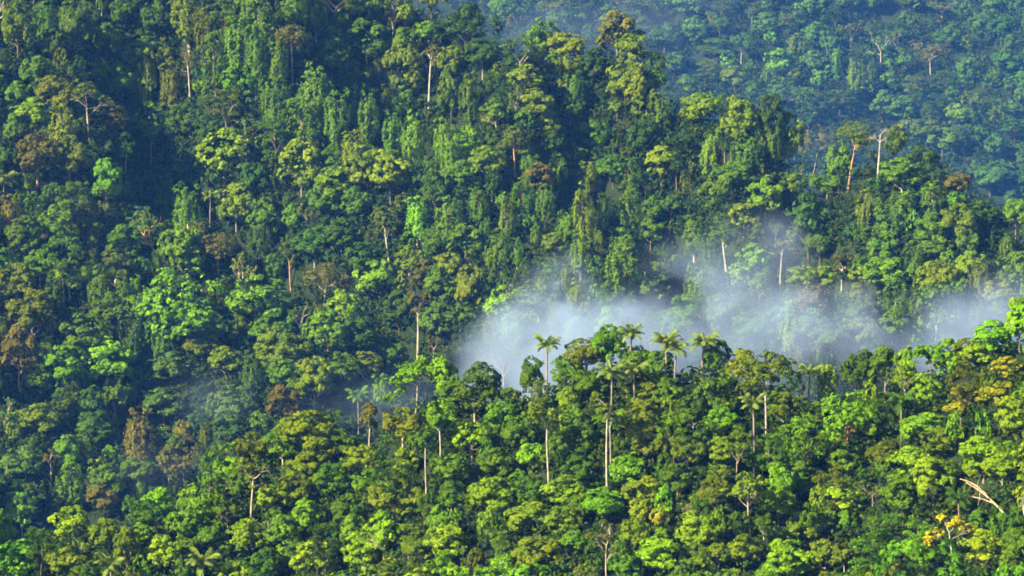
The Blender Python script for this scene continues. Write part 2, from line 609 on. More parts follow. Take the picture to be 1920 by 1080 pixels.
def frond_mesh(i):
    r = np.random.default_rng(800 + i)
    L = 3.6
    n = 30
    s = np.linspace(0, 1, n)
    rise = [1.7, 1.2, .75, .2][i % 4]
    x = L * s * (1 - .16 * s ** 2)
    z = L * (rise * s * .75 - (.42 + .22 * rise) * s ** 2.4)
    pts = np.stack([x, np.zeros(n), z], 1)
    V, Q = tubes([(pts, np.linspace(.055, .015, n))], 4)
    T = [np.full(len(Q), .75)]
    Vs, Qs, k = [V], [Q], len(V)
    tan = norm(np.gradient(pts, axis=0))
    for sgn in (-1, 1):
        for j in range(3, n):
            ln = .95 * math.sin(math.pi * min(.97, .12 + .85 * s[j])) ** .6 * r.uniform(.85, 1.1)
            d = norm(np.array([.55, sgn * .85, -.28 - r.uniform(0, .3)]))
            w = tan[j] * .065
            a = pts[j]
            mid = a + d * ln * .55
            tip = a + d * ln + np.array([0, 0, -.22 * ln])
            q = np.array([a - w, a + w, mid + w * .9, mid - w * .9, mid - w * .9, mid + w * .9, tip + w * .15, tip - w * .15])
            Vs.append(q); Qs.append(np.array([[0, 1, 2, 3], [4, 5, 6, 7]]) + k); k += 8
            T.append(np.full(2, r.uniform(.3, .8)))
    return make_mesh('palm_frond', np.concatenate(Vs), np.concatenate(Qs), M_LEAF, np.concatenate(T))


FRONDS = [frond_mesh(i) for i in range(4)]
frond_src = {}


def palm(cu, cv, r_px, bu, bv, label, short, col='y', h0=5.0, n=17):
    r = np.random.default_rng(int(cu * 3 + cv))
    base, h, m = stand(bu, bv, h0)
    H = h + (bv - cv) * m
    lean = (cu - bu) * m
    rt = root('c', tuple(base - np.array([0, 0, .2])))
    rt['label'] = label
    f = np.linspace(0, 1, 12)
    pts = np.stack([lean * f ** 1.6, .25 * np.sin(f * 3), -1 + f * (H + 1)], 1)
    child('trunk', bark_mesh([(pts, .17 + .1 * (1 - f) ** 3)], 'palm_trunk', 7), rt, jit(BARKC['grey'], .06))
    top = pts[-1]
    sc = r_px * m * 1.1 / 3.3
    a0 = r.uniform(0, 6.28)
    for i in range(n):
        j = min(3, int(i * 4 / n))
        a = a0 + i * 2.39996 + r.normal() * .12
        cc = jit({'y': (.095, .145, .022)}.get(col, LEAFC[col]), .1)
        if j not in frond_src:
            o = frond_src[j] = child('frond', FRONDS[j], rt, cc)
        else:
            o = frond_src[j].copy(); COL.objects.link(o); o.parent = rt; o.color = cc
        o.location = top
        o.rotation_euler = (r.normal() * .1, r.normal() * .12, a)
        o.scale = (sc * r.uniform(.88, 1.1),) * 3
    placed.append((cu, cv, r_px, r_px, 'c', col, rt))
    for i in range(0, int(abs(bv - cv)), 10):
        exclude.append((cu + (bu - cu) * i / max(1, bv - cv), cv + i, 11))
    exclude.append((cu, cv + r_px * .4, r_px * .8))
    landmarks.append((cu, cv, short))


S = special
# middle hill, poles and bare trees
S('d', 'n', 350, 97, 22, 24, 358, 203, "bare reddish brown tree on a long thin pale trunk in the upper forest", "the bare reddish tree", 'pale', .25, .32)
S('p', 'n', 547, 66, 32, 20, 548, 150, "brown-leaved umbrella crown on a thin grey trunk above the vine curtains", "the brown umbrella crown", 'grey', 1, .28, spread=1.2)
S('s', 'o', 163, 172, 46, 38, 167, 243, "pale forked tree with a bright Y-shaped trunk and thin olive leaves", "the pale Y-forked tree", 'pale', .8, .42, limbs=4)
S('s', 'l', 285, 228, 34, 46, 284, 310, "bright green leafy tree with twin pinkish trunks showing below", "the twin-trunked bright tree", 'orange', 1, .32, limbs=3, spread=.5)
S('p', 'd', 237, 268, 17, 25, 235, 318, "small dark tree with a short bare trunk beside the twin-trunked tree", "the small dark trunk tree", 'pale', 1, .22)
S('d', 'n', 810, 92, 26, 24, 802, 224, "bare-topped grey tree with a tall gleaming white trunk high on the slope", "the tall white trunk", 'white', .55, .44)
S('p', 'o', 963, 252, 20, 18, 966, 302, "small olive crown on a short tan trunk amid the upper slope", "the tan-trunked tree", 'orange', 1, .36)
S('s', 'o', 1075, 285, 30, 20, 1070, 312, "half bare tree with pale twisted limbs below the shaded gully", "the twisted pale-limbed tree", 'pale', .35, .3)
S('b', 'n', 1535, 262, 36, 30, 1523, 325, "rust-coloured leafy tree on pale trunks along the ridge line", "the rust-coloured ridge tree", 'pale', 1, .3, limbs=4)
S('s', 'o', 1605, 252, 36, 30, 1590, 338, "olive tree with a leaning orange forked trunk on the ridge", "the leaning orange trunk", 'orange', .95, .42, limbs=4, spread=.6)
S('d', 'n', 1650, 242, 16, 12, 1645, 335, "dead white pole of a tree with stub limbs on the ridge", "the dead white pole", 'white', 0, .4, limbs=3)
S('s', 't', 262, 405, 50, 45, 296, 455, "pale-limbed sprawling tree with a curved orange trunk base", "the sprawling pale-limbed tree", 'orange', .55, .45, limbs=6, spread=1.1)
S('p', 'o', 720, 407, 25, 27, 732, 495, "round olive crown on a long bare white trunk before the dark hollow", "the round-topped white trunk", 'white', 1, .33)
S('p', 'g', 1262, 378, 18, 15, 1253, 440, "small umbrella crown on a slender tan trunk above the smoke", "the slender trunk above the smoke", 'orange', 1, .3, spread=1.2)
S('p', 'g', 1352, 422, 22, 28, 1365, 513, "tree with a thick white bare trunk standing where the smoke thins", "the thick white trunk", 'white', 1, .42)
S('p', 'n', 1467, 450, 26, 20, 1462, 528, "golden brown round crown on a thin white trunk", "the golden brown crown", 'white', .8, .3)
S('d', 'n', 1580, 482, 27, 24, 1578, 530, "tan bushy tree nearly bare with pale upright trunk", "the tan half-bare tree", 'pale', .7, .36)
S('s', 'o', 857, 655, 26, 28, 857, 695, "pale sparse tree with a white trunk at the edge of the smoke", "the pale tree at the smoke edge", 'white', .8, .26)
S('d', 'n', 942, 686, 36, 16, 945, 715, "bleached spreading dead tree inside the white smoke", "the bleached tree in the smoke", 'pale', .15, .3, spread=1.4)
S('v', 'n', 784, 545, 26, 42, 783, 662, "brown vine-wrapped tree with a pale trunk showing beneath", "the brown vine-wrapped trunk", 'pale', 1, .5, spread=.5)
S('v', 'o', 540, 462, 17, 34, 545, 520, "narrow upright column of vines with brown tips", "the narrow vine column", 'orange', 1, .3, spread=.4)
S('u', 'n', 612, 520, 42, 15, 607, 550, "flat pinkish brown crown with dry leaves above the round green trees", "the flat pinkish brown crown", 'pale', .95, .3, spread=1.4)
S('r', 'n', 404, 458, 40, 22, 412, 500, "brownish rounded tree directly over the vivid green layered tree", "the brownish rounded tree", 'grey', 1, .3, spread=1.2)
S('u', 'l', 345, 560, 76, 74, 340, 640, "vivid green tree with tiers of spreading fresh leaves, largest of its slope", "the vivid tiered tree", 'grey', .95, .45, limbs=8, spread=1.1, leaf=.6)
S('d', 'n', 737, 28, 24, 18, 735, 65, "bare brown tree with several pale stems near the hilltop", "the many-stemmed brown tree", 'pale', .4, .3)
S('p', 'n', 93, 848, 18, 14, 97, 900, "brown-topped small tree with a straight pale trunk low on the slope", "the brown-topped pole tree", 'pale', .8, .26)
# far hill
S('p', 't', 1390, 76, 24, 16, 1389, 130, "hazy tree with a straight white trunk on the far blue hillside", "the far white trunk", 'white', 1, .5, h0=6)
S('u', 't', 1650, 78, 44, 16, 1652, 126, "pale wide umbrella tree with forked white trunk on the far hillside", "the far pale umbrella tree", 'white', .8, .6, spread=1.5, h0=6)
S('u', 'n', 1743, 95, 38, 20, 1745, 132, "brownish wide umbrella tree on the far hazy hillside", "the far brownish umbrella tree", 'pale', .75, .5, spread=1.4, h0=6)
S('u', 't', 1477, 180, 42, 9, 1474, 205, "very flat blue-green crown just over the ridge on the far side", "the very flat far crown", 'grey', 1, .4, spread=1.6, h0=6)
# near ridge
S('d', 'o', 474, 880, 42, 20, 470, 972, "bare grey umbrella-shaped tree with pinkish limbs and a pale trunk", "the grey umbrella-shaped bare tree", 'pale', .2, .3, spread=1.4, up=.1)
S('s', 'o', 424, 945, 26, 22, 428, 985, "small half-bare bushy tree with a whitish forked trunk", "the half-bare bushy tree", 'pale', .5, .22)
S('p', 'n', 692, 766, 15, 14, 692, 822, "small orange-leaved tree on a thin pale stem at the smoky gap", "the small orange-leaved tree", 'pale', .9, .2)
S('s', 'y', 1025, 765, 40, 34, 1029, 882, "tall sparse yellow-green tree with a forked white trunk on the near ridge", "the tall sparse white-trunked tree", 'white', .6, .26, limbs=4)
S('d', 'o', 1135, 745, 32, 16, 1139, 902, "tall straight white trunk with a flat bare top on the near ridge", "the tall straight bare-topped trunk", 'white', .3, .25, spread=1.3)
S('p', 'g', 797, 800, 20, 20, 800, 912, "thin pole tree with small crown and white trunk on the near slope", "the thin pole tree", 'pale', .7, .17)
S('p', 'l', 827, 772, 30, 34, 824, 835, "bright leafy tree with a short white trunk below the ridge top", "the bright short-trunked tree", 'white', 1, .22)
S('d', 'n', 1135, 1000, 34, 26, 1139, 1078, "bare brownish tree with fine twigs and pale trunk near the lower edge", "the fine-twigged bare tree", 'pale', .12, .2)
S('u', 'l', 787, 698, 44, 16, 776, 750, "bright flat-topped tree spreading above the smoky gap", "the bright flat-topped tree", 'pale', 1, .22, spread=1.4)
S('s', 'o', 1430, 685, 50, 28, 1438, 790, "large domed olive tree on the ridge crest with a forked white trunk", "the domed crest tree", 'white', .95, .3, limbs=5, spread=.9)
S('u', 'l', 1587, 768, 56, 42, 1592, 832, "layered bright tree with a reddish trunk on the right slope", "the red-trunked layered tree", 'red', .9, .28, limbs=7, spread=1.2)
S('s', 'y', 1398, 905, 46, 40, 1410, 975, "open yellow-olive tree with a bent pale trunk over a dark hollow", "the bent-trunked open tree", 'pale', .8, .24)
S('s', 'f', 1780, 972, 46, 30, 1788, 1040, "small golden yellow flowering tree with white branching trunk", "the golden flowering tree", 'white', .62, .22, limbs=4, spread=1.1)
S('d', 'o', 1632, 915, 34, 16, 1640, 935, "tangle of bare grey branches lying among the green crowns", "the tangle of grey branches", 'grey', .1, .16, spread=1.3, h0=3)
S('u', 'l', 1743, 662, 30, 14, 1745, 695, "small flat bright crown rising from the right ridge crest", "the small flat crest crown", 'grey', 1, .2, spread=1.4)
S('v', 'n', 345, 848, 27, 50, 345, 900, "golden brown upright columnar tree against the hazy valley", "the golden brown column tree", 'grey', 1, .26, spread=.5)
S('p', 'o', 1580, 1030, 22, 18, 1583, 1062, "small olive tuft on a slim stem by the lower slope", "the small olive tuft", 'pale', .9, .16)

palm(1026, 645, 27, 1025, 712, "lone coconut palm with drooping fronds standing before the white smoke", "the lone palm before the smoke")
palm(1184, 625, 26, 1180, 680, "coconut palm rising above the ridge crest against smoke", "the palm above the crest")
palm(1147, 695, 30, 1147, 742, "lower coconut palm of the pair under the crest", "the lower crest palm")
palm(1188, 693, 28, 1190, 742, "coconut palm beside its twin in the pair under the crest", "the twin crest palm")
palm(1248, 640, 30, 1250, 692, "tall coconut palm in front of the round crest thicket", "the thicket palm")
palm(1268, 652, 26, 1264, 700, "pale-fronded coconut palm leaning out of the crest thicket", "the leaning thicket palm")
palm(1320, 640, 30, 1314, 692, "coconut palm at the sunny end of the crest thicket", "the end palm of the thicket")
palm(1518, 697, 25, 1516, 742, "coconut palm in the dip of the ridge beside the domed tree", "the palm in the dip")
palm(1412, 755, 29, 1415, 846, "coconut palm with a long slender trunk beside the forked white trunk", "the long-trunked palm")
palm(1690, 752, 31, 1690, 792, "coconut palm with grey-green fronds in a dark gap of the right slope", "the palm in the dark gap", 'd')
palm(1143, 785, 34, 1146, 845, "coconut palm half hidden behind the tall straight bare trunk", "the palm behind the bare trunk", 'g')
palm(671, 742, 23, 672, 792, "hazy coconut palm in the smoky gap between the slopes", "the hazy gap palm", 'g')
palm(208, 1060, 32, 208, 1100, "coconut palm with spiky fronds at the lower left edge", "the spiky lower palm", 'y')
palm(381, 1052, 33, 381, 1100, "large coconut palm with wide bright fronds near the lower edge", "the wide lower palm", 'y')
palm(395, 366, 17, 393, 402, "small bright palm on a thin stem high in the forest", "the small forest palm", 'y')
palm(8, 336, 27, 6, 380, "bright palm cut by the edge of the upper slope", "the palm at the upper edge", 'y')
palm(425, 838, 18, 425, 868, "small palm peeping over the shaded valley edge", "the small valley palm", 'g')
palm(1797, 935, 27, 1800, 965, "dark palm fronds just behind the golden flowering tree", "the dark palm fronds", 'd')
palm(648, 112, 15, 648, 150, "small yellowish palm beside the dark hollow on the high slope", "the small high palm", 'y')

# bleached fallen trunks on the right slope
_r = np.random.default_rng(5)
for (a, b, lab, rad) in [((1812, 905), (1882, 962), "long bleached fallen trunk curving down the right slope", .2), ((1795, 930), (1872, 948), "thin grey fallen stem lying across the right slope", .12), ((1800, 898), (1850, 928), "short tan fallen log beside the long bleached trunk", .15)]:
    A, B = hit(a[0], a[1], 7.5)[0], hit(b[0], b[1], 6.5)[0]
    t = np.linspace(0, 1, 9)[:, None]
    pts = (1 - t) * A + t * B + np.array([0, 0, 1.0]) * np.sin(t * math.pi) * .5
    br = [(pts - A, np.linspace(rad * .5, rad, 9))]
    for k in range(3):
        q, _ = curve(pts[1 + k * 2] - A, (B - A) * .12 + _r.normal(size=3) * 2 + np.array([0, 0, .6]), 3.5, _r, .1)
        br.append((q, np.linspace(rad * .4, rad * .12, len(q))))
    o = bpy.data.objects.new('fallen_tree_trunk', bark_mesh(br, 'fallen_trunk', 7)); COL.objects.link(o)
    o.location = A; o.color = (.32, .25, .16, 1)
    o['category'] = 'fallen trunk'; o['label'] = lab; o['group'] = 'fallen trunks on the right slope'
exclude += [(1775, 985, 36), (1788, 1025, 22), (1845, 930, 48), (1870, 950, 32)]
landmarks.append((1850, 935, "the fallen trunks"))

# ---------------------------------------------------------------- crowns read off the photograph: kind colour u v rx ry
ANN = """
r o 33 45 34 45;r g 143 42 38 45;r g 200 80 28 30;v o 355 30 34 40;v o 385 60 22 40;v g 405 112 26 50;v g 440 85 28 50;v g 480 118 26 55;v g 520 112 24 42;r g 622 112 34 30
r g 67 138 33 26;v y 272 145 22 46;r y 62 212 44 28;r n 70 288 46 38;r o 130 290 34 36;r l 212 338 32 34;b y 420 300 52 42;v g 515 195 28 45;v g 555 185 36 60;v g 597 195 34 55;v g 575 245 40 52;v g 628 225 26 50
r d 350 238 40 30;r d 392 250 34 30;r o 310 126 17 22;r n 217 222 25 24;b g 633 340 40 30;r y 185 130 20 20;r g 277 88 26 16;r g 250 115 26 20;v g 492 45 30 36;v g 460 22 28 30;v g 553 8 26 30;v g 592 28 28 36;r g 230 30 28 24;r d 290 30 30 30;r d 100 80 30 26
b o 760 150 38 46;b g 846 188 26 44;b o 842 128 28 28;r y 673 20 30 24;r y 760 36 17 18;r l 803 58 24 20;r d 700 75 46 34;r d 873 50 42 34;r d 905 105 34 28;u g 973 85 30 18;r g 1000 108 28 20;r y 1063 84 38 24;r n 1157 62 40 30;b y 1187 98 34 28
r o 1172 150 36 38;b o 1200 165 30 36;r n 1178 185 14 12;r y 1157 210 16 14;v g 1237 205 26 34;r g 1232 155 18 20;v o 1063 140 28 30;v g 1077 172 26 28;r g 1070 205 28 20;b y 985 144 34 18;r o 1003 196 40 26;v g 880 190 22 46;r g 930 215 32 26;v g 663 200 20 40;v g 690 218 22 48;v g 735 255 22 44
v l 783 265 24 48;v l 808 262 18 38;b y 690 325 42 36;b y 732 330 40 36;v o 660 280 24 34;v l 842 290 22 46;r l 873 262 30 24;r y 915 300 36 28;r g 866 332 38 28;v g 815 322 20 30;r y 1025 240 30 20;r y 1097 257 12 12;r n 1007 335 32 24;v g 975 315 20 28;r g 1150 320 34 22;b y 1240 325 34 28;v g 1185 345 26 32;v y 1105 340 26 34;v g 1060 325 22 30;r d 1207 266 34 26;r d 1120 265 30 24
r o 1377 165 27 20;r y 1318 205 40 28;b y 1288 207 18 16;b y 1388 222 34 38;v g 1396 285 32 44;v l 1330 280 22 40;v o 1450 285 20 32;r o 1672 266 24 22;r g 1680 325 44 28;r g 1545 342 36 24;r g 1485 350 26 20;r d 1730 302 36 26;r o 1767 280 32 24;r n 1795 345 24 18;r l 1740 355 17 14;r d 1455 216 26 20;r d 1516 228 18 14;r l 1622 115 18 12;r d 1420 190 22 20;r d 1845 395 34 24
r y 443 392 40 36;r g 498 420 34 34;b g 528 562 60 40;r g 512 612 44 28;r l 628 580 36 30;r l 615 622 46 36;b y 525 655 50 38;r o 60 590 52 40;r n 35 665 38 42;r g 115 415 42 34;r g 45 440 38 32;r y 130 520 40 28;r g 75 500 36 28;r o 215 505 40 30;r d 232 455 36 28;r g 160 625 50 36;r g 205 580 38 28;r l 200 685 58 32;r l 122 682 46 34
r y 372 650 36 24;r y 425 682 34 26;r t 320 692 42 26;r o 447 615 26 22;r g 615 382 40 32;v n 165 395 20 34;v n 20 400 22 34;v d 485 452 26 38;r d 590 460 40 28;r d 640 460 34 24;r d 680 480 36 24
r g 665 382 32 28;v l 783 416 25 36;v g 840 420 32 40;v g 900 385 22 34;v l 910 445 14 26;v o 950 422 18 38;v g 940 472 24 28;v g 985 368 24 34;v y 1097 402 21 56;v g 1133 398 13 32;v g 1180 395 26 34;v g 1060 420 24 32;v g 1022 382 24 34;r o 1040 456 24 20;r g 1220 436 27 22;v g 928 480 22 26;v g 970 470 16 22;r g 873 470 38 28;r g 820 462 32 28
r y 750 500 32 26;r n 795 518 30 24;b l 703 552 40 32;r d 673 625 40 32;r o 882 552 31 42;r y 842 500 32 24;r t 820 612 40 30;r g 750 582 32 28;r g 880 602 26 24;r t 1036 505 22 18;r t 1010 552 46 30;r g 735 660 34 28;r y 685 688 34 24;r g 640 690 34 28
b y 1395 405 28 22;r l 1665 515 46 22;r o 1797 420 34 32;r g 1745 430 34 28;r l 1755 460 32 20;v g 1750 376 26 32;v g 1690 386 28 32;v o 1620 392 24 34;r y 1820 493 28 24;r t 1905 505 40 34;r l 1415 482 36 28;v g 1302 462 24 34;v g 1335 486 22 28;r y 1507 520 34 22;r y 1555 516 28 20;r o 1600 556 29 24;r t 1465 600 42 28;r t 1357 580 38 28;r t 1673 612 32 22;r t 1613 588 30 22;r l 1905 400 24 26;r t 1520 610 36 26;r t 1410 610 36 26;r t 1290 575 34 28;r t 1225 540 34 28;r t 1270 505 26 24;r t 1150 560 34 24;r t 1560 630 36 24
r o 1100 662 44 30;r g 1140 650 34 26;r g 1190 672 34 24;b d 940 715 34 20;r d 997 704 22 14;r g 1062 690 34 24;r g 1280 640 46 30;r g 1235 650 30 26;r d 1345 668 30 24;r o 1390 690 34 24;r d 1613 692 38 24;r g 1660 684 34 20;b l 1863 632 40 30;b l 1912 600 30 24;r o 1815 665 34 24;b w 1890 692 32 16;b l 1780 668 30 20;b y 1840 660 34 20
b n 345 818 20 26;b n 340 872 24 28;r t 307 757 44 30;r t 443 757 40 34;r t 430 800 34 26;r n 530 757 34 28;r o 577 808 58 34;b g 530 830 38 26;b l 430 878 34 17;r y 515 930 40 26;r o 550 915 34 26;r y 567 880 36 24;r g 625 900 36 28;b y 130 980 36 30;b l 30 1045 42 30;r n 195 950 36 28;r o 195 1000 32 24;r d 50 940 46 26;r t 40 865 40 28;r o 110 948 18 16;r d 285 960 44 26;b g 340 985 34 28;r g 395 1000 32 28;b y 430 1010 36 28;b y 595 1052 44 28;b g 535 1000 34 28;r y 307 1032 36 30;r o 125 1055 44 28;r g 215 750 34 34;r o 75 785 44 28;r d 125 750 34 24;r d 180 800 36 28;r g 260 880 34 24;r t 320 830 32 28;r o 600 845 36 26;r d 640 830 32 24
b d 890 748 40 34;b d 852 738 32 24;r l 940 780 32 26;b y 885 820 34 26;r g 975 812 34 28;r o 765 795 40 30;r l 1130 940 40 24;r o 1200 790 48 36;r o 1225 832 40 30;r o 1207 745 36 24;b l 1257 735 34 26;r d 1085 885 36 26;b y 1055 925 40 26;r y 925 930 50 34;r o 767 940 56 34;u d 735 895 46 24;r y 675 860 38 26;r g 692 905 34 26;r d 655 955 36 28;b y 683 1040 44 32;b y 840 1020 42 30;b y 990 975 42 24;r o 1057 980 34 26;r o 1007 1042 50 30;r g 790 1025 36 28;b w 1240 970 20 16;r o 1205 920 40 30;b l 1240 1045 46 28;r g 850 880 36 28;r g 930 870 38 28;r l 1000 850 28 22;r d 1090 830 36 26;b y 760 870 26 24
b w 1810 752 40 24;b w 1873 735 36 20;u l 1510 805 46 26;r l 1355 785 36 24;r d 1300 770 34 30;r g 1460 945 40 30;b y 1310 1000 42 32;b l 1480 1050 50 34;r o 1563 1035 30 28;u g 1660 985 56 24;u g 1600 1030 46 22;b l 1730 800 40 26;b y 1715 870 42 28;b y 1845 850 46 30;b y 1580 940 44 28;b l 1590 865 34 26;r o 1660 850 36 24;r g 1500 870 36 26;b y 1640 800 34 24;r o 1760 830 36 24;b y 1900 790 34 34;r y 1880 880 40 28;r d 1905 985 30 30;u g 1700 1040 50 24;b y 1850 1040 44 30;r o 1510 990 34 26;r o 1340 920 34 26;r d 1270 900 36 28;r o 1290 850 34 26;b y 1360 850 34 24;r d 1430 860 34 22;r y 1190 1000 30 26;r o 1395 1030 36 28
"""
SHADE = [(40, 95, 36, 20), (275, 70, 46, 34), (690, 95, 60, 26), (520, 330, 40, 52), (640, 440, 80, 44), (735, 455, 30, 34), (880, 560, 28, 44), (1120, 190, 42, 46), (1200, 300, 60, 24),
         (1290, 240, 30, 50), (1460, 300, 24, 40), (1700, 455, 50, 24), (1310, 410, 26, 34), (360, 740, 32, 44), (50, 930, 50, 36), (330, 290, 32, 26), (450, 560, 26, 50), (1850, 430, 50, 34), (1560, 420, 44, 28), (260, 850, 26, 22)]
for row in ANN.strip().replace("\n", ";").split(";"):
    k, c, u, v, a, b = row.split()
    u, v, a, b = float(u), float(v), float(a), float(b)
    for eu, ev, er in exclude:                  # stand clear of the bare trunks
        if er == 13 and abs(u - eu) < a * .85 + 7 and -b * .5 < v - ev < b * 1.15:
            u = eu + (a * .85 + 8) * (1 if u >= eu else -1)
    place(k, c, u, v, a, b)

# ---------------------------------------------------------------- the crowns between them
counts = {}
for p in placed:
    counts[p[4]] = counts.get(p[4], 0) + 1
LIMIT = {'r': 292, 'b': 270, 'v': 270, 'u': 200, 's': 150}
grid = [(p[0], p[1], p[2], p[3]) for p in placed]
gu = np.array(grid)
mass = []              # what goes past the limits


KMIX = [(['r', 'b', 'u', 's'], [.36, .34, .19, .11]), (['r', 'v', 'b', 'u', 's'], [.38, .36, .14, .06, .06]), (['r', 'b', 'u', 's', 'v'], [.44, .34, .14, .02, .06])]
CMIX = [(['g', 'y', 'o', 'l', 'd', 'n'], [.30, .23, .18, .20, .07, .02]), (['g', 'd', 'o', 't', 'l', 'y', 'n'], [.34, .17, .17, .12, .10, .08, .02]), (['g', 't', 'd', 'o', 'l', 'n'], [.28, .29, .14, .19, .08, .02])]
pts_fill = []
tries = 0
while tries < 9000:
    tries += 1
    u, v = rng.uniform(-60, 1980), rng.uniform(-40, 1130)
    if any(((u - a) / c) ** 2 + ((v - b) / d) ** 2 < 1 for a, b, c, d in SHADE):
        continue
    du = (gu[:, 0] - u) / (gu[:, 2] + 13); dv = (gu[:, 1] - v) / (gu[:, 3] + 10)
    if ((du * du + dv * dv) < .50).any():
        continue
    q = hit(u, v, 7.5)
    if q is None:
        continue
    z = zone(q[0][1])
    if tries < 5500:
        rx = [rng.uniform(26, 50), rng.uniform(22, 50), rng.uniform(15, 36)][z]
    else:
        rx = [rng.uniform(15, 24), rng.uniform(13, 20), rng.uniform(11, 17)][z]
    if rng.uniform() < .12:
        rx *= 1.35
    ry = rx * rng.uniform(.75, 1.15)
    du = (gu[:, 0] - u) / (gu[:, 2] + rx); dv = (gu[:, 1] - v) / (gu[:, 3] + ry)
    if ((du * du + dv * dv) < .50).any():
        continue
    if any(abs(a - u) < c * .55 + rx * .6 and -ry * .5 - 3 < v - b < ry + 4 for a, b, c in exclude):
        continue
    k = rng.choice(KMIX[z][0], p=KMIX[z][1]); c = rng.choice(CMIX[z][0], p=CMIX[z][1])
    if k == 'v':
        rx *= .7; ry = rx * rng.uniform(1.3, 1.9)
    gu = np.vstack([gu, [u, v, rx, ry]])
    pts_fill.append((str(k), str(c), u, v, rx, ry))
pts_fill.sort(key=lambda p: -p[4] * p[5])
for k, c, u, v, rx, ry in pts_fill:
    off = u < -rx or u > 1920 + rx or v > 1080 + ry
    if off or counts.get(k, 0) >= LIMIT[k]:
        mass.append((k, c, u, v, rx, ry))
        continue
    if place(k, c, u, v, rx, ry):
        counts[k] = counts.get(k, 0) + 1
print("TREES", counts, "mass", len(mass), "placed", len(placed))

# ---------------------------------------------------------------- ground
xs = np.unique(np.concatenate([np.linspace(-2600, -420, 60), np.arange(-420, 440, 5.0), np.linspace(440, 2600, 60)]))
ys = np.unique(np.concatenate([np.linspace(-300, 540, 40), np.arange(540, 730, 4.0), np.arange(730, 1040, 10.0), np.arange(1040, 1400, 5.0), np.arange(1400, 2700, 45.0), np.arange(2700, 3400, 9.0), np.linspace(3400, 4700, 40)]))
X, Y = np.meshgrid(xs, ys)
Z = height(X.ravel(), Y.ravel())
nx, ny = len(xs), len(ys)
i, j = np.meshgrid(np.arange(nx - 1), np.arange(ny - 1))
a = (j * nx + i).ravel()
me = make_mesh("ground", np.stack([X.ravel(), Y.ravel(), Z], 1), np.stack([a, a + 1, a + nx + 1, a + nx], 1), M_SOIL, smooth=True)
g = bpy.data.objects.new("ground", me); COL.objects.link(g); g['kind'] = 'structure'

# ---------------------------------------------------------------- undergrowth and the trees nobody could count, each one object
def rot_z(V, a):
    c, s = math.cos(a), math.sin(a)
    return np.stack([V[:, 0] * c - V[:, 1] * s, V[:, 0] * s + V[:, 1] * c, V[:, 2]], 1)


def merge(name, items, label, cat):
    Vs, Qs, Ts, Cs, k = [], [], [], [], 0
    for (V, Q, T), pos, sc, a, col in items:
        W = rot_z(V, a) * np.asarray(sc) + pos
        Vs.append(W); Qs.append(Q + k); k += len(V)
        Ts.append(T); Cs.append(np.broadcast_to(np.array(col, np.float32), (len(Q), 4)))
    me = make_mesh(name, np.concatenate(Vs), np.concatenate(Qs), M_MASS, np.concatenate(Ts), np.concatenate(Cs))
    o = bpy.data.objects.new(name, me); COL.objects.link(o)
    o['kind'] = 'stuff'; o['label'] = label; o['category'] = cat
    return o


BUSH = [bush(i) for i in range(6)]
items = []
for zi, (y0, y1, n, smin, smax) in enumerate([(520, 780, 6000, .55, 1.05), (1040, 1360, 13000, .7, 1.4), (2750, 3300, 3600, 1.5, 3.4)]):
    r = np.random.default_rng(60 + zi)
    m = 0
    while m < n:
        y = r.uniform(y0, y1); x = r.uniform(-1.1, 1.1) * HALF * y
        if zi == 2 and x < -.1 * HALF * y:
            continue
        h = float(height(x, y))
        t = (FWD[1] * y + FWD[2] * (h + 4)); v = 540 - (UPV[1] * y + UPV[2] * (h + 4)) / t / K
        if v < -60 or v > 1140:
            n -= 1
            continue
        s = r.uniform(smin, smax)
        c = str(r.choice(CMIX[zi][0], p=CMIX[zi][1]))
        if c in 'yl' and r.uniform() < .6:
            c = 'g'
        items.append((BUSH[r.integers(6)], np.array([x, y, h - .4]), (s, s, s * r.uniform(.7, 1.15)), r.uniform(0, 6.28), jit(tuple((.5 if zi == 0 else .42) * q for q in LEAFC[c]), .16)))  # leaf colour scaled down: painted shade for the gaps between crowns
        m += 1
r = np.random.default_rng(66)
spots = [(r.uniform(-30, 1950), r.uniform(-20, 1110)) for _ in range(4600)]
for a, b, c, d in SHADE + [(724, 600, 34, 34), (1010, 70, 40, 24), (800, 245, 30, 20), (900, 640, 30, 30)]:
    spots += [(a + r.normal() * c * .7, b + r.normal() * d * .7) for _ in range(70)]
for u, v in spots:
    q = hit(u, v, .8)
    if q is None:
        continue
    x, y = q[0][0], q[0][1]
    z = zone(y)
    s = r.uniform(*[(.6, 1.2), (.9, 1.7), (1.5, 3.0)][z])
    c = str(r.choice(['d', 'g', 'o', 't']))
    items.append((BUSH[r.integers(6)], np.array([x, y, float(height(x, y)) - .4]), (s, s, s * r.uniform(.7, 1.15)), r.uniform(0, 6.28), jit(tuple((.5 if z == 0 else .42) * q for q in LEAFC[c]), .16)))  # bushes in the gaps darkened too, shade put into their leaf colour
print("bushes", len(items))
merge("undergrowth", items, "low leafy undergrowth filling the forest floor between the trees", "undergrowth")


def light_tree(i, vine=False):
    r = np.random.default_rng(700 + i)
    c = Cloud()
    for k in range(22):
        d = sph(r, 1, -.4)[0]
        ctr = np.array([0, 0, 9.5]) + d * np.array([3.3, 3.3, 5.5 if vine else 3.4])
        lobe(c, r, ctr, r.uniform(1.1, 1.9), d, .85, r.uniform(.1, .9), 6, 6, .5)
    return c.arrays(r)


